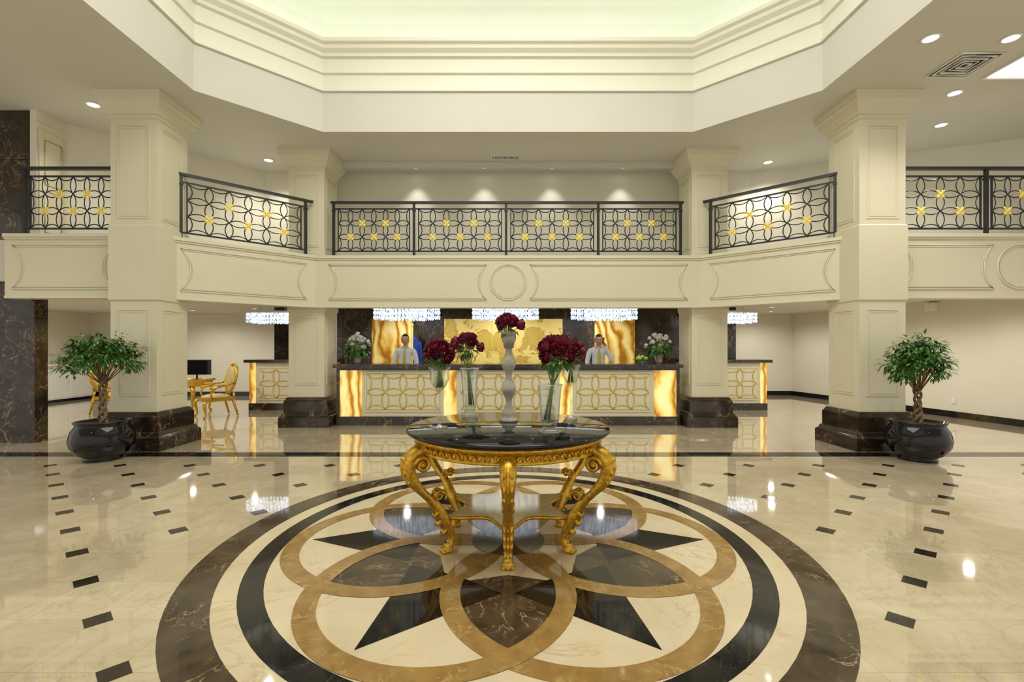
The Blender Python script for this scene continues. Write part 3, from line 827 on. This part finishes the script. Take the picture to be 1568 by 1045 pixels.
    for i in range(len(ts)-1):
        k=i*3; fs+=[(k,k+1,k+4,k+3),(k+1,k+2,k+5,k+4)]
    b.add(vs,fs,TIE,False)
    for s in (-1,1):
        b.add([nk+Vector((s*.01,-.066,-.012)),nk+Vector((s*.058,-.04,.0)),nk+Vector((s*.05,-.072,-.045)),nk+Vector((s*.02,-.082,-.055))],[(0,1,2,3)],SHIRT)
    for s in 'LR':
        wr=Vector(J['wr'+s][0]); pa=Vector(J['pa'+s][0]); d=(pa-wr).normalized()
        side=Vector(hand_curl[s][0]); side=(side-d*side.dot(d)).normalized()
        nrm=Vector(hand_curl[s][1]); nrm=(nrm-d*nrm.dot(d)).normalized()
        for k,L_ in enumerate((.062,.074,.080,.070)):
            o=pa+side*(.030-.020*k)*-1+d*.015; 
            p1=o+d*L_*.45+nrm*.012; p2=o+d*L_*.75+nrm*.030; p3=o+d*L_*.85+nrm*.05
            b.tube([o-d*.02,p1,p2,p3],[.010,.0095,.0085,.007],SKIN,n=7); b.ell(p3,.007,SKIN,7,5)
        o=wr+d*.035+side*.025; b.tube([o,o+side*.025+d*.02+nrm*.01,o+side*.03+d*.045+nrm*.025],[.012,.011,.008],SKIN,n=7)
    if phone:
        pc,pr=phone; old=b.M; b.M=Matrix.Translation(pc)@pr; b.box(-.010,.010,-.026,.026,-.075,.075,SCREEN); b.M=old
    b.build(name,loc=loc)
base=dict(
 pelvis=((0,0,.97),(.155,.115)),spine=((0,0,1.10),(.145,.11)),chest=((0,-.01,1.27),(.165,.12)),chest2=((0,0,1.39),(.135,.10)),
 neck=((0,-.005,1.495),(.055,.055)),skull=((0,-.025,1.57),(.055,.06)),
 shL=((-.185,0,1.415),(.068,.068)),elL=((-.25,-.02,1.13),(.05,.05)),wrL=((-.17,-.22,1.02),(.031,.031)),paL=((-.14,-.29,1.0),(.036,.022)),
 shR=((.185,0,1.415),(.068,.068)),elR=((.25,-.02,1.13),(.05,.05)),wrR=((.17,-.22,1.02),(.031,.031)),paR=((.14,-.29,1.0),(.036,.022)),
 hipL=((-.09,0,.88),(.10,.10)),knL=((-.10,-.01,.49),(.066,.066)),anL=((-.10,.02,.10),(.043,.043)),toeL=((-.11,-.13,.045),(.042,.036)),
 hipR=((.09,0,.88),(.10,.10)),knR=((.10,-.01,.49),(.066,.066)),anR=((.10,.02,.10),(.043,.043)),toeR=((.11,-.13,.045),(.042,.036)))
cv={'L':((1,0,0),(0,0,-1)),'R':((-1,0,0),(0,0,-1))}
person('receptionist',((621-778)*10.45/F,10.45,0),base,(.10,.03,.15),cv)
j2=dict(base)
j2['elR']=((.29,-.10,1.18),(.05,.05)); j2['wrR']=((.150,-.075,1.50),(.030,.030)); j2['paR']=((.125,-.05,1.575),(.022,.034))
j2['skull']=((.005,-.04,1.565),(.055,.06))
cv2={'L':cv['L'],'R':((0,-1,0),(-1,0,0))}
person('receptionist',((916-778)*10.45/F,10.45,0),j2,(.16,-.08,-.1),cv2,(Vector((.105,-.05,1.62)),Matrix.Rotation(.12,4,'Y')))

# ------------------------------------------------------------ lights
def area(name,loc,size,energy,col,rot=(0,0,0),sy=None):
    li=bpy.data.lights.new(name,'AREA'); li.energy=energy; li.color=col; li.size=size
    o=bpy.data.objects.new(name,li); scn.collection.objects.link(o); o.location=loc; o.rotation_euler=rot
area('dome_fill',(0,CY,7.7),5.0,350,(1,.985,.93))  # unseen fill light added under the dome to light the hall
w=bpy.data.worlds.new('world'); scn.world=w; w.use_nodes=True
w.node_tree.nodes['Background'].inputs['Color'].default_value=(1,.965,.88,1)
w.node_tree.nodes['Background'].inputs['Strength'].default_value=.8

# ------------------------------------------------------------ camera
cam=bpy.data.cameras.new('camera'); co=bpy.data.objects.new('camera',cam); scn.collection.objects.link(co)
co.location=(0,0,H); co.rotation_euler=(radians(90),0,0)
cam.sensor_width=36; cam.lens=36*F/1568; cam.shift_x=6/1568; cam.shift_y=8.5/1568; cam.clip_start=.05
scn.camera=co
scn.view_settings.view_transform='Standard'
scn.view_settings.exposure=.2
